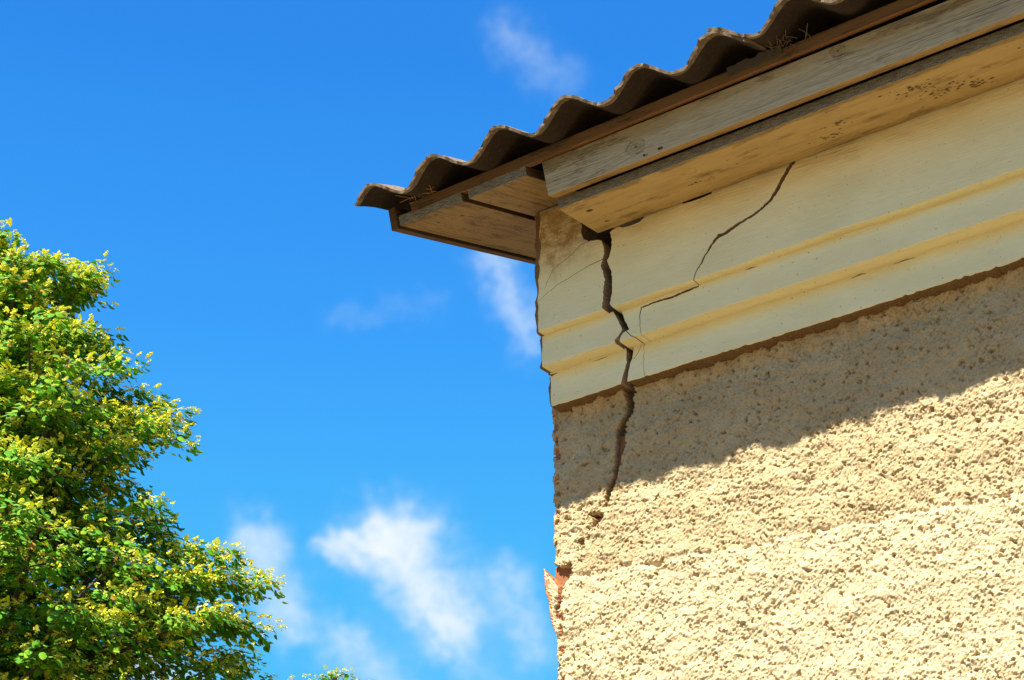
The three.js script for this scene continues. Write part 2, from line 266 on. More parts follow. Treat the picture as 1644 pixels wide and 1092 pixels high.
// the flake of plaster that has come off the corner and leans out
{
  const lt = mm([[-19, 2767], [-18, 2749], [-16, 2722], [-10, 2700], [-9, 2680], [-5, 2661], [2, 2640], [3, 2636]]), rt = mm([[-18, 2767], [-11, 2758], [-3, 2750], [7, 2740], [16, 2728], [15, 2714], [10, 2694], [6, 2687], [7, 2664], [9, 2640], [5, 2636]]);
  const NY = 66, NX = 10, pos = [], uv = [], col = [], idx = [[], []];
  for (const side of [0, 1]) for (let j = 0; j <= NY; j++) {
    const y = lerp(2.7669, 2.6361, j / NY), jx = 0.0011 * N2(y * 260, 3), xl = along(lt, y) + jx, xr = along(rt, y) + 0.0011 * N2(y * 240, 8);
    for (let i = 0; i <= NX; i++) {
      const t = i / NX, x = lerp(xl, xr, t), edge = Math.min(t, 1 - t) < 0.05, z = side ? -0.016 + 0.002 * N2(x * 180, y * 180) - (t > 0.6 ? 0.012 * (t - 0.6) : 0) : 0.002 + 0.0022 * N2(x * 160, y * 190) + 0.0014 * N2(x * 420, y * 420) - (t > 0.55 ? 0.02 * (t - 0.55) : 0) - (edge ? 0.002 : 0);
      pos.push(x + 0.2 * z, y, z - 0.002 - 0.3 * (x - 0.008)); uv.push(x, y); const red = side || t < 0.28 + 0.2 * N2(y * 90, 2); col.push(...(side ? [1, 1, 1] : red ? [1, 0.52, 0.36] : [1, 1, 1]));
    }
  }
  const W = NX + 1, B = W * (NY + 1);
  for (let j = 0; j < NY; j++) {
    for (let i = 0; i < NX; i++) { const a = j * W + i, c = a + W; idx[i >= 7 ? 1 : 0].push(a, c, c + 1, a, c + 1, a + 1); idx[1].push(B + a, B + c + 1, B + c, B + a, B + a + 1, B + c + 1); }
    const l = j * W, r = l + NX; idx[1].push(l, B + l, B + l + W, l, B + l + W, l + W, r, B + r + W, B + r, r, r + W, B + r + W);
  }
  const g = new THREE.BufferGeometry(); g.setAttribute('position', new THREE.Float32BufferAttribute(pos, 3)); g.setAttribute('uv', new THREE.Float32BufferAttribute(uv, 2)); g.setAttribute('color', new THREE.Float32BufferAttribute(col, 3)); g.setIndex([...idx[0], ...idx[1]]); g.computeVertexNormals();
  g.addGroup(0, idx[0].length, 0); g.addGroup(idx[0].length, idx[1].length, 1);
  part('plaster_flake', g, [M.stucco, M.brick], wall, 'loose flake of plaster leaning off the wall corner, red brick inside');
}
part('gable_wall', (() => {
  const sh = new THREE.Shape([[0.04, 0], [5.96, 0], [5.96, 3.3], [3, 4.38], [0.04, 3.44]].map(([a, b]) => new THREE.Vector2(-a, b)));
  const g = new THREE.ExtrudeGeometry(sh, { depth: 0.25, bevelEnabled: false }); g.rotateY(-Math.PI / 2); g.translate(0.262, 0, 0); g.rotateY(0);
  const p = g.attributes.position; for (let i = 0; i < p.count; i++) if (p.getZ(i) > 0) p.setZ(i, -p.getZ(i));
  g.setAttribute('color', new THREE.BufferAttribute(new Float32Array(p.count * 3).fill(1), 3)); g.computeVertexNormals(); return g;
})(), Object.assign(M.stucco.clone(), { side: THREE.DoubleSide }), house);

// --- cornice: three stepped bands of painted plaster, each cut through by the cracks
const evaluator = new Evaluator(); evaluator.useGroups = true; evaluator.attributes = ['position', 'uv', 'normal'];
function cutter(pts, z0 = -0.2, z1 = 0.2) {
  const g = new THREE.ExtrudeGeometry(new THREE.Shape(pts.map(([x, y]) => new THREE.Vector2(x, y))), { depth: z1 - z0, bevelEnabled: false, steps: 1 }); g.translate(0, 0, z0);
  const p = g.attributes.position, n = g.attributes.normal, uv = g.attributes.uv; for (let i = 0; i < p.count; i++) uv.setXY(i, p.getX(i) * 0.7 + p.getY(i), p.getZ(i));
  const b = new Brush(g, M.broken); g.clearGroups(); b.updateMatrixWorld(); return b;
}
function jagged(pts, step, amp, seed) {
  const out = [];
  for (let i = 1; i < pts.length; i++) { const [x0, y0] = pts[i - 1], [x1, y1] = pts[i], l = Math.hypot(x1 - x0, y1 - y0), n = Math.max(1, Math.round(l / step)); for (let k = 0; k < n; k++) { const t = k / n, q = i === 1 && k === 0 ? 0 : 1; out.push([lerp(x0, x1, t) + q * amp * N2(x0 * 900 + k * 1.7 + seed, y0 * 900), lerp(y0, y1, t) + q * amp * M2(x0 * 900 + k * 1.7, y0 * 900 + seed)]); } }
  out.push(pts[pts.length - 1]); return out;
}
function ribbon(pts, widths, seed, amp = 0.001) {      // a crack of varying width along a line
  const line = jagged(pts, 0.0042, amp, seed), a = [], b = [];
  line.forEach(([x, y], i) => {
    const [px, py] = line[Math.max(0, i - 1)], [qx, qy] = line[Math.min(line.length - 1, i + 1)], l = Math.hypot(qx - px, qy - py) || 1, t = i / (line.length - 1) * (widths.length - 1), k = Math.min(widths.length - 2, Math.floor(t));
    const w = lerp(widths[k], widths[k + 1], t - k) / 2 * (1 + 0.25 * N2(i * 1.3, seed)), nx = -(qy - py) / l, ny = (qx - px) / l;
    a.push([x + nx * w, y + ny * w]); b.unshift([x - nx * w, y - ny * w]);
  });
  return a.concat(b);
}
function band(front, ylo, yhi, cove, xleft, seed, bottomBare) {
  // profile from the back bottom edge round the front to the back top edge
  const r = 0.0017, prof = [[-0.03, ylo, 1], [front - 0.016, ylo, 1], [front - r, ylo, 1]];
  for (let i = 1; i <= 3; i++) { const t = i / 4 * Math.PI / 2; prof.push([front - r + r * Math.sin(t), ylo + r - r * Math.cos(t), 0]); }
  prof.push([front, ylo + r, 0]); for (let y = ylo + 0.013; y < yhi - cove - 0.008; y += 0.014) prof.push([front, y, 0]); prof.push([front, yhi - cove, 0]);
  if (cove > 0) for (let i = 1; i <= 4; i++) { const t = i / 4 * Math.PI / 2; prof.push([front + cove * (1 - Math.cos(t)), yhi - cove + cove * Math.sin(t), 0]); }
  prof.push([front + (cove || 0), yhi + (cove ? 0.003 : 0), 0], [-0.03, yhi + (cove ? 0.003 : 0), 0]);
  const xs = [xleft, xleft + 0.0025, xleft + 0.004]; for (let x = xleft + 0.0165; x < 1.5; x += 0.005) xs.push(x); xs.push(1.5); for (let x = 1.6; x <= 6; x += 0.4) xs.push(x);
  const np = prof.length, pos = [], uv = [], idx = [[], []];
  xs.forEach((x, i) => prof.forEach(([z, y], k) => {
    const chip = Math.max(0, N2(x * 34 + seed, 2) + 0.5 * N2(x * 120, seed) - 0.46) * 0.006, low = k >= 2 && k <= 6 ? 1 : 0;
    let dz = z > 0 ? 0.0011 * N2(x * 5 + seed, y * 14) + 0.0006 * N2(x * 26, y * 40 + seed) : 0, dy = (k <= 6 ? 0.0011 * N2(x * 6 + seed, 8) + 0.0007 * N2(x * 42, seed) : 0) + (bottomBare && k < 2 ? 0.002 * N2(x * 55, k) + 0.002 * N2(x * 150, k + 4) : 0) + low * chip * (bottomBare ? 1.3 : 0.7);
    let X = x;
    const stripWide = clamp(0.5 + 0.35 * N2(y * 30, seed) + 0.25 * N2(y * 120, seed) + 3.4 * (y - 3.27), 0.12, 1.1) * 0.0105; if (i === 1) X += stripWide * 0.5; if (i === 2) X += stripWide; if (i === 0) X += z > 0 ? 0.0035 * N2(y * 90, z * 60 + seed) + 0.0022 * N2(y * 260, z * 200) : 0;  // brown strip down the left end, wider towards the top
    if (i < 3) dz -= z > 0 ? [0.0035, 0.0030 + 0.0016 * N2(y * 140, seed + 3), 0.0004][i] : 0;
    pos.push(X, y + dy, z + dz - low * chip * 0.5); uv.push(x, y + (k <= 2 ? z : 0));
  }));
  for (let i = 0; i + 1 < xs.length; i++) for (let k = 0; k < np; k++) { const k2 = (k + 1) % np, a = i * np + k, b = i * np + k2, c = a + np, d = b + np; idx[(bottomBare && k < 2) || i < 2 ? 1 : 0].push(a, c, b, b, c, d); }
  // end caps, fanned from a point inside
  for (const [i, flip] of [[0, 0], [xs.length - 1, 1]]) { const c = pos.length / 3; pos.push(xs[i] + (i ? 0 : 0.002), (ylo + yhi) / 2, front * 0.4); uv.push(0, 0); for (let k = 0; k < np; k++) { const a = i * np + k, b = i * np + (k + 1) % np; idx[1].push(c, ...(flip ? [b, a] : [a, b])); } }
  const g = new THREE.BufferGeometry(); g.setAttribute('position', new THREE.Float32BufferAttribute(pos, 3)); g.setAttribute('uv', new THREE.Float32BufferAttribute(uv, 2)); g.setIndex([...idx[0], ...idx[1]]);
  const flat = g.toNonIndexed(); flat.computeVertexNormals();
  // smooth shading along the profile, creased at corners
  const out = creased(flat); out.addGroup(0, idx[0].length, 0); out.addGroup(idx[0].length, idx[1].length, 1);
  return out;
}
function creased(g, cosLimit = Math.cos(38 * R)) {
  const p = g.attributes.position, n = g.attributes.normal, m = new Map(), key = (i) => `${Math.round(p.getX(i) * 1e5)},${Math.round(p.getY(i) * 1e5)},${Math.round(p.getZ(i) * 1e5)}`;
  for (let i = 0; i < p.count; i++) { const k = key(i); if (!m.has(k)) m.set(k, []); m.get(k).push([n.getX(i), n.getY(i), n.getZ(i)]); }
  const o = new Float32Array(p.count * 3);
  for (let i = 0; i < p.count; i++) { const a = [n.getX(i), n.getY(i), n.getZ(i)], s = [0, 0, 0]; for (const b of m.get(key(i))) if (a[0] * b[0] + a[1] * b[1] + a[2] * b[2] > cosLimit) { s[0] += b[0]; s[1] += b[1]; s[2] += b[2]; } const l = Math.hypot(...s) || 1; o.set([s[0] / l, s[1] / l, s[2] / l], i * 3); }
  g.setAttribute('normal', new THREE.BufferAttribute(o, 3)); return g;
}
const cornice = new THREE.Group(); cornice.name = 'cornice'; house.add(cornice);
const Z1 = 0.088, Z2 = 0.0677, Z3 = 0.0342, Y1 = 3.2044, Y2 = 3.1415, Y3 = 3.0735;
const main1 = [...jagged(mm([[132, 3480], [132, 3385], [136, 3372], [150, 3362], [166, 3360], [178, 3354], [181, 3340], [182, 3325], [175, 3300], [182, 3271], [178, 3238], [174, 3212], [184, 3195]]), 0.0042, 0.0015, 1), ...jagged(mm([[205, 3195], [191, 3212], [198, 3241], [198, 3278], [189, 3305], [198, 3325], [200, 3346], [196, 3366], [215, 3372], [232, 3373], [236, 3480]]), 0.0042, 0.0015, 2)];
const main2 = [...jagged(mm([[186, 3210], [188, 3203], [193, 3192], [204, 3164], [199, 3156], [188, 3147], [188, 3136]]), 0.005, 0.0008, 3), ...jagged(mm([[198, 3136], [199, 3148], [205, 3156], [220, 3160], [212, 3178], [203, 3205], [203, 3212]]), 0.005, 0.0008, 4)];
const main3 = [...jagged(mm([[187, 3150], [191, 3141], [191, 3114], [183, 3093], [176, 3073], [176, 3060]]), 0.005, 0.001, 5), ...jagged(mm([[192, 3060], [191, 3076], [195, 3099], [204, 3124], [208, 3142], [204, 3150]]), 0.005, 0.001, 6)];
const c2 = mm([[560, 3342], [552, 3330], [534, 3310], [513, 3299], [494, 3292], [466, 3285], [442, 3276], [427, 3276], [415, 3265], [405, 3255], [390, 3236], [375, 3218], [370, 3202]]);
const bandMaterials = [M.paint, M.brownMortar];
function cutBand(geometry, cuts) {
  let b = new Brush(geometry, bandMaterials); b.updateMatrixWorld();
  for (const c of cuts) {
    b = evaluator.evaluate(b, cutter(c), SUBTRACTION); b.updateMatrixWorld();
    const g = b.geometry, p = g.attributes.position, ix = g.index, keep = [], groups = [];      // drop faces that the boolean left standing in the gap
    for (const { start, count, materialIndex } of g.groups) {
      const from = keep.length;
      for (let i = start; i < start + count; i += 3) { const a = ix.getX(i), e = ix.getX(i + 1), f = ix.getX(i + 2); if (b.material[materialIndex] !== M.broken && inside(c, (p.getX(a) + p.getX(e) + p.getX(f)) / 3, (p.getY(a) + p.getY(e) + p.getY(f)) / 3)) continue; keep.push(a, e, f); }
      groups.push([from, keep.length - from, materialIndex]);
    }
    g.setIndex(keep); g.clearGroups(); for (const q of groups) g.addGroup(...q);
  }
  return b;
}
for (const [geo, cuts] of [
  [band(Z1, Y1, 3.468, 0, 0.0225, 1, false), [main1, mm([[214, 3480], [216, 3371], [224, 3366], [240, 3364], [262, 3364.5], [272, 3371], [275, 3480]]), mm([[352, 3480], [356, 3369], [372, 3367.5], [398, 3367], [418, 3368.5], [424, 3480]]), ribbon([[0.6, 3.39], [0.575, 3.362], ...c2], [0.008, 0.008, 0.0075, 0.0085, 0.007, 0.0055, 0.005, 0.0055, 0.0065, 0.008, 0.0045, 0.0032, 0.002, 0.0016], 7), ribbon(mm([[179, 3313], [149, 3309], [120, 3302], [75, 3292], [46, 3279], [27, 3268]]), [0.0016, 0.0013, 0.0011, 0.0008, 0.0007], 8), ribbon(mm([[152, 3362], [129, 3361], [108, 3346], [65, 3330], [46, 3292]]), [0.001, 0.0008, 0.0006], 9)]],
  [band(Z2, Y2, Y1, 0.0016, 0.0185, 2, false), [main2, ribbon(mm([[465, 3201], [476, 3201.6], [488, 3201]]), [0.0006, 0.002, 0.0006], 19), ribbon(mm([[372, 3207], [368, 3200.5], [343, 3199.5], [314, 3197], [287, 3198], [263, 3197], [247, 3196], [244, 3183], [243, 3155], [246, 3130]]), [0.002, 0.0042, 0.0042, 0.004, 0.0036, 0.003, 0.0014, 0.001, 0.001], 10, 0.0009), ribbon(mm([[216, 3166], [213, 3158], [222, 3146], [234, 3138]]), [0.0018, 0.0016, 0.0012], 12, 0.0004)]],
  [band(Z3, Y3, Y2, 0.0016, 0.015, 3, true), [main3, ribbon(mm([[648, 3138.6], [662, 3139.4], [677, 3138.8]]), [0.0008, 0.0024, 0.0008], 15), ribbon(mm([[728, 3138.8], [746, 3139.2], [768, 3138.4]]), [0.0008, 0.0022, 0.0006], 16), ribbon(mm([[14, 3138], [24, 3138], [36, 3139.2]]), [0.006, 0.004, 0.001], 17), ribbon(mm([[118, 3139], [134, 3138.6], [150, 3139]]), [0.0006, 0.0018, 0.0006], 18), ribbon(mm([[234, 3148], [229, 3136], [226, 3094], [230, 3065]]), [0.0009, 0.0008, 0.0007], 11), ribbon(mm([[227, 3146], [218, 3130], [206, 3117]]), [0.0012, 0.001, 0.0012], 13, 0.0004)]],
]) {
  const b = cutBand(geo, cuts), m = part('cornice_band', b.geometry, b.material, cornice);
  m.geometry.computeBoundingSphere();
}

// --- roof frame: x along the eave, g up the slope, n out of the roof, from the foot of the sheets
const SL = 17.5 * R, GS = Math.sin(SL), GC = Math.cos(SL);
const eave = (x, g, n) => new THREE.Vector3(x, 3.428 + g * GS + n * GC, 0.364 - g * GC + n * GS);
const roof = new THREE.Group(); roof.name = 'roof'; house.add(roof);
roof.matrixAutoUpdate = true; roof.position.copy(eave(0, 0, 0)); roof.rotation.x = SL;   // inside: x = x, y = n, z = -g
// a sawn board between two corners, uv in metres, one material per side: [right end, left end, top, underside, front (+z), back]
function board(x0, x1, y0, y1, z0, z1, round = 0.0016, grain = 'x', seed = 0) {
  const w = x1 - x0, h = y1 - y0, d = z1 - z0, g = new RoundedBoxGeometry(w, h, d, 3, round), p = g.attributes.position, uv = g.attributes.uv;
  for (const { start, count, materialIndex: f } of g.groups) for (let i = start; i < start + count; i++) {
    const X = p.getX(i) + w / 2, Y = p.getY(i) + h / 2, Z = p.getZ(i) + d / 2;
    if (f < 2) uv.setXY(i, grain === 'x' ? Z : Z + seed, Y); else if (f < 4) uv.setXY(i, grain === 'x' ? X + seed : d - Z + seed, grain === 'x' ? Z : X); else uv.setXY(i, X + seed, Y);
  }
  return g.translate((x0 + x1) / 2, (y0 + y1) / 2, (z0 + z1) / 2);
}
part('batten', board(-0.125, 6.1, -0.0204, -0.0002, -0.092, -0.0744, 0.0016, 'x', 0.1), [M.batten, M.batten, M.batten, M.rusty, M.batten, M.batten], roof);
roof.children[0].rotation.z = 0.0105; roof.children[0].position.y = -0.0035;
part('soffit_board', board(-0.158, -0.0062, -0.0411, -0.0206, -3.4, -0.0748, 0.0022, 'z', 0), [M.darkWood, M.darkWood, M.verge, M.verge, M.greyEnd, M.verge], roof, 'outer soffit board under the side overhang, with a knot and weathered grey end');
part('soffit_board', board(0.0078, 0.1425, -0.0411, -0.0206, -3.4, -0.0750, 0.0022, 'z', 0.5), [M.darkWood, M.darkWood, M.verge, M.verge, M.greyEnd, M.verge], roof, 'inner soffit board under the side overhang, split along the grain');
part('barge_board', board(-0.1775, -0.1612, -0.0455, -0.001, -3.4, -0.0728, 0.0015, 'z', 0.3), [M.darkWood, M.darkWood, M.darkWood, M.batten, M.darkWood, M.darkWood], roof);
part('fascia_board', board(0.1725, 6.1, -0.0891, -0.0228, -0.1106, -0.0848, 0.0016, 'x', 0), [M.greyEnd, M.greyEnd, M.fascia, M.freshWood, M.fascia, M.fascia], roof, 'weathered grey eave board with a round knot');
for (const [x, y] of [[0.412, -0.0815], [0.381, -0.083], [1.034, -0.04]]) part('nail', new THREE.CylinderGeometry(0.0022, 0.0022, 0.003, 10).rotateX(Math.PI / 2).translate(x, y, -0.0845), M.iron, roof);
part('felt_strip', (() => { const g = new THREE.BoxGeometry(0.105, 0.0155, 0.003, 24, 4, 1).translate(0.628, -0.006, -0.0725), p = g.attributes.position; for (let i = 0; i < p.count; i++) p.setXYZ(i, p.getX(i), p.getY(i) + 0.0028 * N2(p.getX(i) * 34, 3) + 0.0012 * N2(p.getX(i) * 120, p.getY(i) * 100) + 0.003 + 0.0105 * (p.getX(i) - 0.3), p.getZ(i) + 0.0012 * N2(p.getX(i) * 70, p.getY(i) * 200)); g.computeVertexNormals(); return g; })(), std({ color: new THREE.Color(0.075, 0.066, 0.05), roughness: 0.95, bumpMap: mortarMap, bumpScale: 0.002 }), roof);

// front soffit board: slopes a little, its back edge lies against the cornice
{
  const o = new THREE.Group(), b = board(0.172, 6.1, 0, 0.0205, -0.1335, 0, 0.002, 'x', 0);
  const g = b; g.translate(0, 0, 0); g.rotateX(5.6 * R); g.translate(0, 3.3566, 0.224);
  part('soffit_board', g, [M.greyEnd, M.darkWood, M.soffit, M.soffit, M.greyEnd, M.soffit], house, 'wide tan soffit board along the front, speckled with dark marks');
}

// --- roofing sheets: fibre cement with 150 mm waves
const sheetMap = texture(1024, 1024, true, (u, v) => { const a = tileNoise(u, v, 10, 10), b = tileNoise(u, v, 120, 120, N3, 1), c = tileNoise(u, v, 400, 400, N3, 2), l = tileNoise(u, v, 40, 40, N3, 5); let k = mix3([0.105, 0.07, 0.042], [0.20, 0.145, 0.095], clamp(0.45 + 0.3 * a + 0.25 * b + 0.2 * c)); if (l > 0.4) k = mix3(k, [0.25, 0.21, 0.12], clamp((l - 0.4) * 4) * 0.7); return k; }, [2.2, 2.2]);
M.sheetShaded = std({ color: new THREE.Color(0.15, 0.12, 0.09), map: sheetMap, bumpMap: sheetMap, bumpScale: 0.002, roughness: 0.97 });  // darkened copy of the sheet: shade inside the waves put into its colour
M.sheet = std({ map: sheetMap, bumpMap: sheetMap, bumpScale: 0.0022, roughness: 0.95 });
function sheetGeometry(x0, x1, lift, droop, seed) {
  const A = 0.0195, T = 0.0054, L = 3.55, nx = Math.round((x1 - x0) / 0.004), gs = [0, 0.004, 0.012, 0.03, 0.06, 0.12, 0.25, 0.6, 1.2, 2.4, L], ng = gs.length;
  const at = (x) => T / 2 + A + A * Math.cos(2 * Math.PI * (x + 0.158) / 0.15), slope = (x) => -A * 2 * Math.PI / 0.15 * Math.sin(2 * Math.PI * (x + 0.158) / 0.15);
  const pos = [], uv = [], idx = [], low = [];
  for (const side of [1, -1]) gs.forEach((g, j) => {
    for (let i = 0; i <= nx; i++) {
      let x = x0 + (x1 - x0) * i / nx; const s = slope(x), l = Math.hypot(1, s), t = side * T / 2 * (1 + (j < 2 ? 0.22 * N2(x * 130 + seed, side * 3) : 0));
      const d = -droop * Math.exp(-Math.max(0, x - x0) / 0.16) * clamp(1 - g / 0.07) + 0.014 * (Math.min(x, 2) - 0.3), y = at(x) + lift + d + t / l + 0.0006 * N2(x * 40 + seed, g * 30);
      const e = (j < 3 ? -0.14 * (at(x) - A - T / 2) * (1 - j / 3) : 0) + (j === 0 ? 0.0026 * N2(x * 60 + seed, 3) + 0.004 * N2(x * 13 + seed, 5) - 0.007 * smooth(0.45, 0.8, N2(x * 31 + seed, 11)) + 0.0014 * N2(x * 210, seed + side) : 0);
      pos.push(x - t * s / l + (i === 0 ? 0.002 * N2(g * 30, seed) : 0), y, -(g + e)); uv.push(x, g + (side < 0 ? 0.37 : 0));
    }
  });
  const W = nx + 1, B = W * ng;
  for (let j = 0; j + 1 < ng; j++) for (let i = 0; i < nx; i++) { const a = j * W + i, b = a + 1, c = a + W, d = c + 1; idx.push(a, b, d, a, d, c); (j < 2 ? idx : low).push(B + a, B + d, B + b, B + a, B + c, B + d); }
  for (let i = 0; i < nx; i++) idx.push(i, B + i, B + i + 1, i, B + i + 1, i + 1);
  for (let j = 0; j + 1 < ng; j++) { const a = j * W, c = a + W; idx.push(a, c, B + c, a, B + c, B + a); const p = a + nx, q = p + W; idx.push(p, B + p, B + q, p, B + q, q); }
  const g = new THREE.BufferGeometry(); g.setAttribute('position', new THREE.Float32BufferAttribute(pos, 3)); g.setAttribute('uv', new THREE.Float32BufferAttribute(uv, 2)); g.setIndex([...idx, ...low]);
  const f = g.toNonIndexed(); f.computeVertexNormals(); creased(f, Math.cos(50 * R)); f.addGroup(0, idx.length, 0); f.addGroup(idx.length, low.length, 1); return f;
}
part('roofing_sheet', sheetGeometry(-0.2, 0.652, 0, 0.009, 1), [M.sheet, M.sheetShaded], roof, 'wavy grey roofing sheet at the corner, slipped under its neighbour');
part('roofing_sheet', sheetGeometry(0.588, 1.69, 0.0068, 0, 2), [M.sheet, M.sheetShaded], roof, 'wavy grey roofing sheet lapped over the corner sheet');
part('roofing_sheet', sheetGeometry(1.63, 2.75, 0.0136, 0, 3), [M.sheet, M.sheetShaded], roof);
for (const [x, k] of [[2.68, 0], [3.73, 1], [4.78, 2]]) part('roofing_sheet', sheetGeometry(x, x + 1.12, 0.0068 * (4 + k), 0, 4 + k), [M.sheet, M.sheetShaded], roof);
// the far slope and the walls that close the house, none of them in the picture
part('back_slope', new THREE.BoxGeometry(6.1, 0.04, 3.6).rotateX(-SL).translate(2.85, 3.98, -4.72), M.sheet, house);
part('back_wall', new THREE.BoxGeometry(6, 3.4, 0.25).translate(3, 1.7, -5.87), M.mortar, house);
part('end_wall', new THREE.BoxGeometry(0.25, 3.42, 5.4).translate(5.87, 1.71, -3.0), M.mortar, house);

// --- dry straw stuck under the sheets
function straw(name, label, x, n, seed, spread, pale) {
  const rnd = rng(seed), t = thing(name, label, 'straw', eave(x, 0.066, -0.002 + 0.012 * (x - 0.2)).toArray()), gs = [];
  for (let i = 0; i < n; i++) {
    const a = new THREE.Vector3((rnd() - 0.5) * spread, rnd() * 0.006, (rnd() - 0.5) * 0.02), dir = new THREE.Vector3(rnd() - 0.5, (rnd() - 0.55) * 0.7, 0.1 + rnd() * 0.8).normalize().multiplyScalar(0.012 + rnd() * 0.022);
    const mid = a.clone().addScaledVector(dir, 0.5).add(new THREE.Vector3((rnd() - 0.5) * 0.005, 0.003 * rnd(), 0)), end = a.clone().add(dir);
    gs.push(new THREE.TubeGeometry(new THREE.QuadraticBezierCurve3(a, mid, end), 5, 0.0005 + 0.0003 * rnd(), 4));
  }
  const m = part('stalks', mergeGeometries(gs), std({ color: new THREE.Color(...pale), roughness: 0.8 }), t); m.userData.kind = 'stuff';
}
straw('dry_straw', 'wisp of dry straw sticking out under the first roof wave near the corner', -0.085, 34, 3, 0.055, [0.34, 0.19, 0.08]);
straw('dry_straw', 'dark wisp of dry straw under the lapped roof sheet farther right', 0.7, 22, 8, 0.07, [0.13, 0.09, 0.05]);

// ------------------------------------------------------------------ ground
{
  const map = texture(1024, 1024, true, (u, v) => { const a = tileNoise(u, v, 8, 8), b = tileNoise(u, v, 90, 90, N3, 1), c = tileNoise(u, v, 420, 420, N3, 2); return mix3([0.155, 0.105, 0.048], [0.11, 0.078, 0.032], clamp(0.5 + 0.4 * a + 0.3 * b + 0.3 * c)); }, [400, 400]);
  const g = part('ground', new THREE.CircleGeometry(1500, 96).rotateX(-Math.PI / 2), std({ map, roughness: 1 }), scene); g.userData.kind = 'structure';
}

// ------------------------------------------------------------------ trees
const leafShape = (() => {               // a heart-shaped leaf, folded along its rib, stalk at the origin
  const p = [[0, 0, 0], [0.30, 0.10, 0.06], [0.42, 0.38, 0.10], [0.27, 0.72, 0.06], [0, 1.05, -0.06], [-0.27, 0.72, 0.06], [-0.42, 0.38, 0.10], [-0.30, 0.10, 0.06], [0, 0.42, 0]];
  const g = new THREE.BufferGeometry(); g.setAttribute('position', new THREE.Float32BufferAttribute(p.flat(), 3)); g.setIndex([0, 1, 8, 1, 2, 8, 2, 3, 8, 3, 4, 8, 4, 5, 8, 5, 6, 8, 6, 7, 8, 7, 0, 8]); g.computeVertexNormals(); return g;
})();
const blossomShape = (() => {            // a pale bract with a hanging bunch of small flowers
  const bract = new THREE.BufferGeometry(); bract.setAttribute('position', new THREE.Float32BufferAttribute([0, 0, 0, 0.17, 0.35, 0.03, 0.14, 0.8, 0, 0, 1, 0.02, -0.14, 0.8, 0, -0.17, 0.35, 0.03], 3)); bract.setIndex([0, 1, 2, 0, 2, 3, 0, 3, 4, 0, 4, 5]);
  const gs = [bract.toNonIndexed()], rnd = rng(77);
  for (let i = 0; i < 6; i++) { const o = new THREE.TetrahedronGeometry(0.08 + 0.06 * rnd()); o.deleteAttribute('uv'); o.deleteAttribute('normal'); o.rotateX(rnd() * 6).rotateY(rnd() * 6).translate((rnd() - 0.5) * 0.5, 0.35 + rnd() * 0.55, 0.1 + rnd() * 0.35); gs.push(o.index ? o.toNonIndexed() : o); }
  const g = mergeGeometries(gs); g.computeVertexNormals(); return g;
})();
const leafMat = new THREE.MeshPhysicalMaterial({ color: 0xffffff, roughness: 0.75, specularIntensity: 0.35, transmission: 0.25, thickness: 0, side: THREE.DoubleSide });
const blossomMat = new THREE.MeshPhysicalMaterial({ color: 0xffffff, roughness: 0.9, transmission: 0.18, thickness: 0, side: THREE.DoubleSide });
const bark = std({ map: texture(256, 256, true, (u, v) => mix3([0.035, 0.027, 0.02], [0.09, 0.07, 0.05], clamp(0.5 + 0.6 * tileNoise(u, v, 40, 10)))), roughness: 1 });
function limb(pts, r0, r1, seg = 8) {
  const c = new THREE.CatmullRomCurve3(pts), n = Math.max(4, pts.length * 4), g = new THREE.TubeGeometry(c, n, 1, seg, false), p = g.attributes.position, v = new THREE.Vector3();
  for (let i = 0; i <= n; i++) { const o = c.getPointAt(i / n), r = lerp(r0, r1, (i / n) ** 0.8); for (let k = 0; k <= seg; k++) { const q = i * (seg + 1) + k; v.fromBufferAttribute(p, q).sub(o).multiplyScalar(r).add(o); p.setXYZ(q, v.x, v.y, v.z); } }
  g.computeVertexNormals(); return [g, c];
}
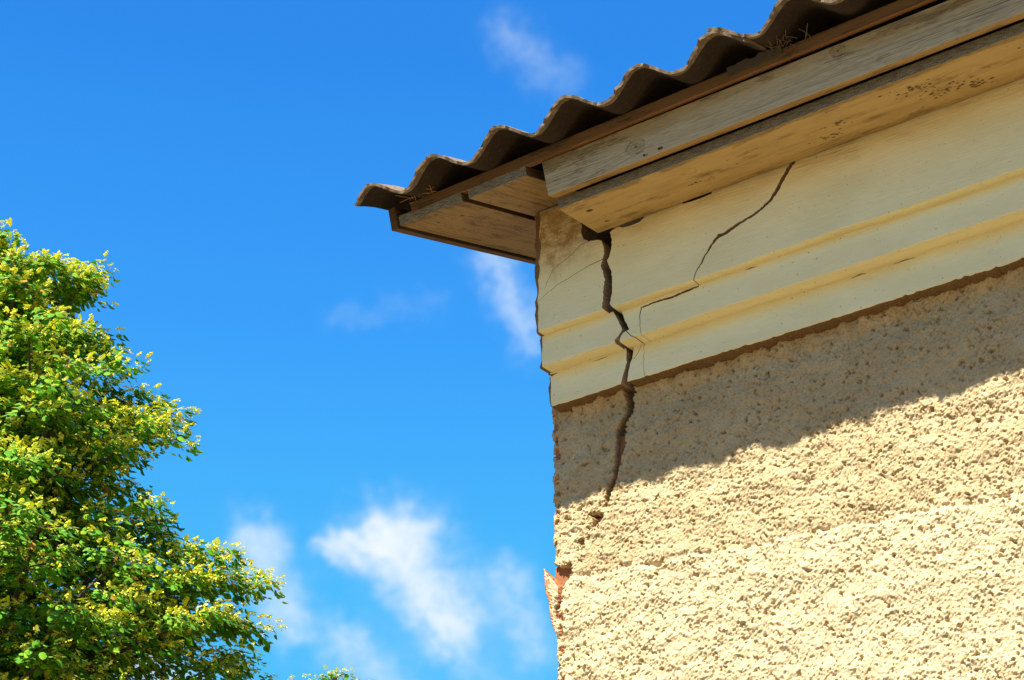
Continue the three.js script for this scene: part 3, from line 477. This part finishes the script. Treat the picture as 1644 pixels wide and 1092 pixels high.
function lindenTree({ name, label, at, turn, height, trunkR, radius, tips, extra, seed, low, leafSize, perSpray, spraySize, sprayGap, lumpSize }) {
  const rnd = rng(seed), t = thing(name, label, 'tree', at, turn), leaves = [], blooms = [], V = (x, y, z) => new THREE.Vector3(x, y, z);
  const [tg, trunk] = limb([V(0, 0, 0), V(0.06, height * 0.25, 0.04), V(-0.04, height * 0.5, 0), V(0.05, height * 0.75, 0.05), V(0, height * 0.96, 0)], trunkR, 0.025, 12);
  part('trunk', tg, bark, t);
  const all = tips.map(([x, y, z]) => V(x > 1.0 ? x - 0.38 : x > 0.5 ? x - 0.24 : x, y > 9.9 ? y - 0.3 : y - 0.14, z));
  for (let i = 0; i < extra; i++) { const h = lerp(low, height * 0.985, (i + rnd()) / extra), a = i * 2.399 + rnd() * 0.7, r = (radius(h) - 0.22) * (0.45 + 0.6 * rnd()); all.push(V(Math.cos(a) * r, h, Math.sin(a) * r)); }
  const m = new THREE.Matrix4(), q = new THREE.Quaternion(), q2 = new THREE.Quaternion(), e = new THREE.Euler(), Y = V(0, 1, 0);
  const spray = (c, out, size, dense, rich) => {
    const nLeaf = Math.round(perSpray * dense * (0.7 + 0.6 * rnd())), bloom = rich * (0.6 + 0.6 * rnd());
    for (let i = 0; i < nLeaf; i++) {
      const a = rnd() * 6.283, rr = size * Math.sqrt(rnd()), dx = Math.cos(a) * rr, dz = Math.sin(a) * rr, dy = size * 0.46 * (rnd() + rnd() - 1) - rr * rr / size * 0.25;
      const p = V(c.x + dx, c.y + dy + (dx * out.x + dz * out.z) * -0.12, c.z + dz);
      // the blade hangs outward and down, its face up
      const az = Math.atan2(dx + out.x * size * 0.9 + (rnd() - 0.5) * size, dz + out.z * size * 0.9 + (rnd() - 0.5) * size);
      e.set(Math.PI / 2 + 0.1 + 1.15 * rnd(), 0, (rnd() - 0.5) * 1.3, 'XYZ'); q.setFromEuler(e); q2.setFromAxisAngle(Y, az); q.premultiply(q2);
      const s = leafSize * (0.6 + 0.65 * rnd());
      m.compose(p, q, V(s, s, s)); leaves.push([m.clone(), rnd()]);
      if ((i % 3 !== 0 || rnd() < 0.5) && rnd() < 1.2 * bloom && dy > -size * 0.2) {
        e.set(0.9 + rnd() * 1.3, 0, (rnd() - 0.5) * 1.2, 'XYZ'); q.setFromEuler(e); q2.setFromAxisAngle(Y, az + (rnd() - 0.5) * 2); q.premultiply(q2);
        const b = leafSize * (0.8 + 0.7 * rnd()); m.compose(V(p.x + (rnd() - 0.5) * 0.05, p.y + 0.02 + 0.05 * rnd(), p.z + (rnd() - 0.5) * 0.05), q, V(b, b, b)); blooms.push([m.clone(), rnd()]);
      }
    }
  };
  for (const tip of all) {
    const reach = Math.hypot(tip.x, tip.z), h0 = Math.max(height * 0.12, tip.y - (0.25 + 0.5 * reach)), s = trunk.getPointAt(clamp(h0 / height)), mid = s.clone().lerp(tip, 0.55); mid.y += reach * 0.10; mid.x += (rnd() - 0.5) * 0.2; mid.z += (rnd() - 0.5) * 0.2;
    const [g, c] = limb([s, mid, tip], 0.02 + 0.02 * reach, 0.007, 6); part('branch', g, bark, t);
    const out = V(tip.x, 0, tip.z).normalize(), L = c.getLength(), n = Math.max(1, Math.round(L * 0.62 / sprayGap)), rich = 0.35 + 0.75 * rnd();
    const twigs = [];
    for (const u of [0.16, 0.27, 0.36]) spray(c.getPointAt(u), out, spraySize * 1.15, 0.9, 0);
    for (let i = 0; i <= n; i++) {       // a lump of leaf sprays every sprayGap along the outer part of the bough
      const u = lerp(1, 0.38, i / n), p = c.getPointAt(u), w = lumpSize * (0.6 + 0.6 * rnd()) * Math.min(1, 0.45 + reach * 0.4);
      spray(p, out, spraySize * (0.8 + 0.4 * rnd()), 1.1, rich);
      for (let k = 0; k < 4; k++) {
        const a = k * 1.571 + rnd() * 1.2, o = V(Math.cos(a) * w, (rnd() - 0.42) * w * 1.35, Math.sin(a) * w).addScaledVector(out, 0.35 * w), d = p.clone().add(o);
        twigs.push(new THREE.TubeGeometry(new THREE.QuadraticBezierCurve3(p, p.clone().addScaledVector(o, 0.5).add(V(0, 0.04, 0)), d), 4, 0.005, 4));
        spray(d, out, spraySize * (0.6 + 0.5 * rnd()), 0.85, rich);
      }
    }
    const tw = part('twig', mergeGeometries(twigs), bark, t.children[t.children.length - 1]); tw.userData.kind = 'stuff';
  }
  const fill = (nm, shape, mat, list, tint) => { const im = new THREE.InstancedMesh(shape, mat, list.length), c = new THREE.Color(); im.name = nm; im.castShadow = im.receiveShadow = true; im.userData.kind = 'stuff'; list.forEach(([mt, k], i) => { im.setMatrixAt(i, mt); im.setColorAt(i, tint(c, k, i)); }); t.add(im); };
  fill('leaves', leafShape, leafMat, leaves, (c, k, i) => { const j = (i * 0.618) % 1; return k > 0.985 ? c.setRGB(0.5, 0.22, 0.03) : c.setRGB(lerp(0.065, 0.23, k * k), lerp(0.19, 0.39, k * 0.7 + j * 0.3), lerp(0.002, 0.008, j)); });
  fill('blossom', blossomShape, blossomMat, blooms, (c, k, i) => { const j = (i * 0.618) % 1; return c.setRGB(lerp(0.62, 0.82, k), lerp(0.63, 0.80, k * 0.6 + j * 0.4), lerp(0.02, 0.13, j * j)); });
  return [leaves.length, blooms.length];
}
const profile = (pts) => (h) => { for (let i = 1; i < pts.length; i++) if (h >= pts[i][0]) return lerp(pts[i][1], pts[i - 1][1], clamp((h - pts[i][0]) / (pts[i - 1][0] - pts[i][0]))); return pts[pts.length - 1][1]; };
console.log('linden', lindenTree({
  name: 'linden_tree', label: 'large linden tree in yellow blossom at the left, lit by the sun', at: [-10.262, 0, -6.429], turn: 53.24 * R, height: 10.25, trunkR: 0.26, seed: 4, low: 3.2, extra: 50, leafSize: 0.069, perSpray: 44, spraySize: 0.21, sprayGap: 0.52, lumpSize: 0.27,
  radius: profile([[10.6, 0.15], [10.0, 0.5], [9.4, 0.85], [9.0, 1.15], [8.6, 1.45], [8.2, 1.4], [7.9, 1.25], [7.5, 1.6], [7.2, 2.2], [6.6, 2.45], [6.0, 2.5], [4.5, 2.9], [3, 2.3]]),
  tips: [[-0.17, 10.22, 0], [0.02, 10.05, 0.3], [0.38, 10.15, 0.1], [0.52, 9.88, -0.2], [0.70, 9.74, 0.3], [0.84, 9.38, 0], [1.08, 9.04, 0.4], [1.32, 8.84, -0.1], [1.60, 8.56, 0.2], [1.50, 8.30, 0.5], [1.25, 7.95, -0.3], [1.35, 7.6, 0.4], [1.72, 7.5, 0.2], [2.02, 7.25, 0.5], [2.48, 7.2, 0], [2.42, 6.8, 0.3], [2.45, 6.5, -0.2], [2.3, 6.3, 0.5], [1.2, 6.3, 1.5], [0.6, 6.9, 1.7], [0.1, 7.6, 1.3], [0.6, 8.2, 1.0], [0.1, 8.9, 0.9], [1.4, 6.9, 1.2], [1.75, 7.35, 0.7], [2.1, 6.95, 0.8], [2.0, 6.5, 1.0], [2.25, 6.95, -0.4], [1.6, 6.7, 0.7], [1.9, 7.15, -0.6], [1.2, 8.4, 0.3], [0.9, 8.9, -0.3]],
}));
console.log('far', lindenTree({
  name: 'broadleaf_tree', label: 'top of a distant tree just showing at the bottom edge, between linden and house', at: [-15.673, 0, -16.745], turn: 53.24 * R, height: 9.62, trunkR: 0.2, seed: 9, low: 4.5, extra: 26, leafSize: 0.075, perSpray: 13, spraySize: 0.17, sprayGap: 0.5, lumpSize: 0.2,
  radius: profile([[9.7, 0.1], [9.5, 0.25], [9, 0.6], [8, 1.1], [6, 1.6], [4, 1.4]]), tips: [[0.16, 9.76, 0], [-0.12, 9.66, 0.1], [0.34, 9.7, 0], [-0.28, 9.58, 0], [0.46, 9.58, 0.2]],
}));

// ------------------------------------------------------------------ draw
const renderer = new THREE.WebGLRenderer({ antialias: true });
renderer.setSize(1024, 680);
renderer.shadowMap.enabled = true;
renderer.toneMapping = THREE.LinearToneMapping;
renderer.toneMappingExposure = EXPOSURE;
renderer.render(scene, camera);
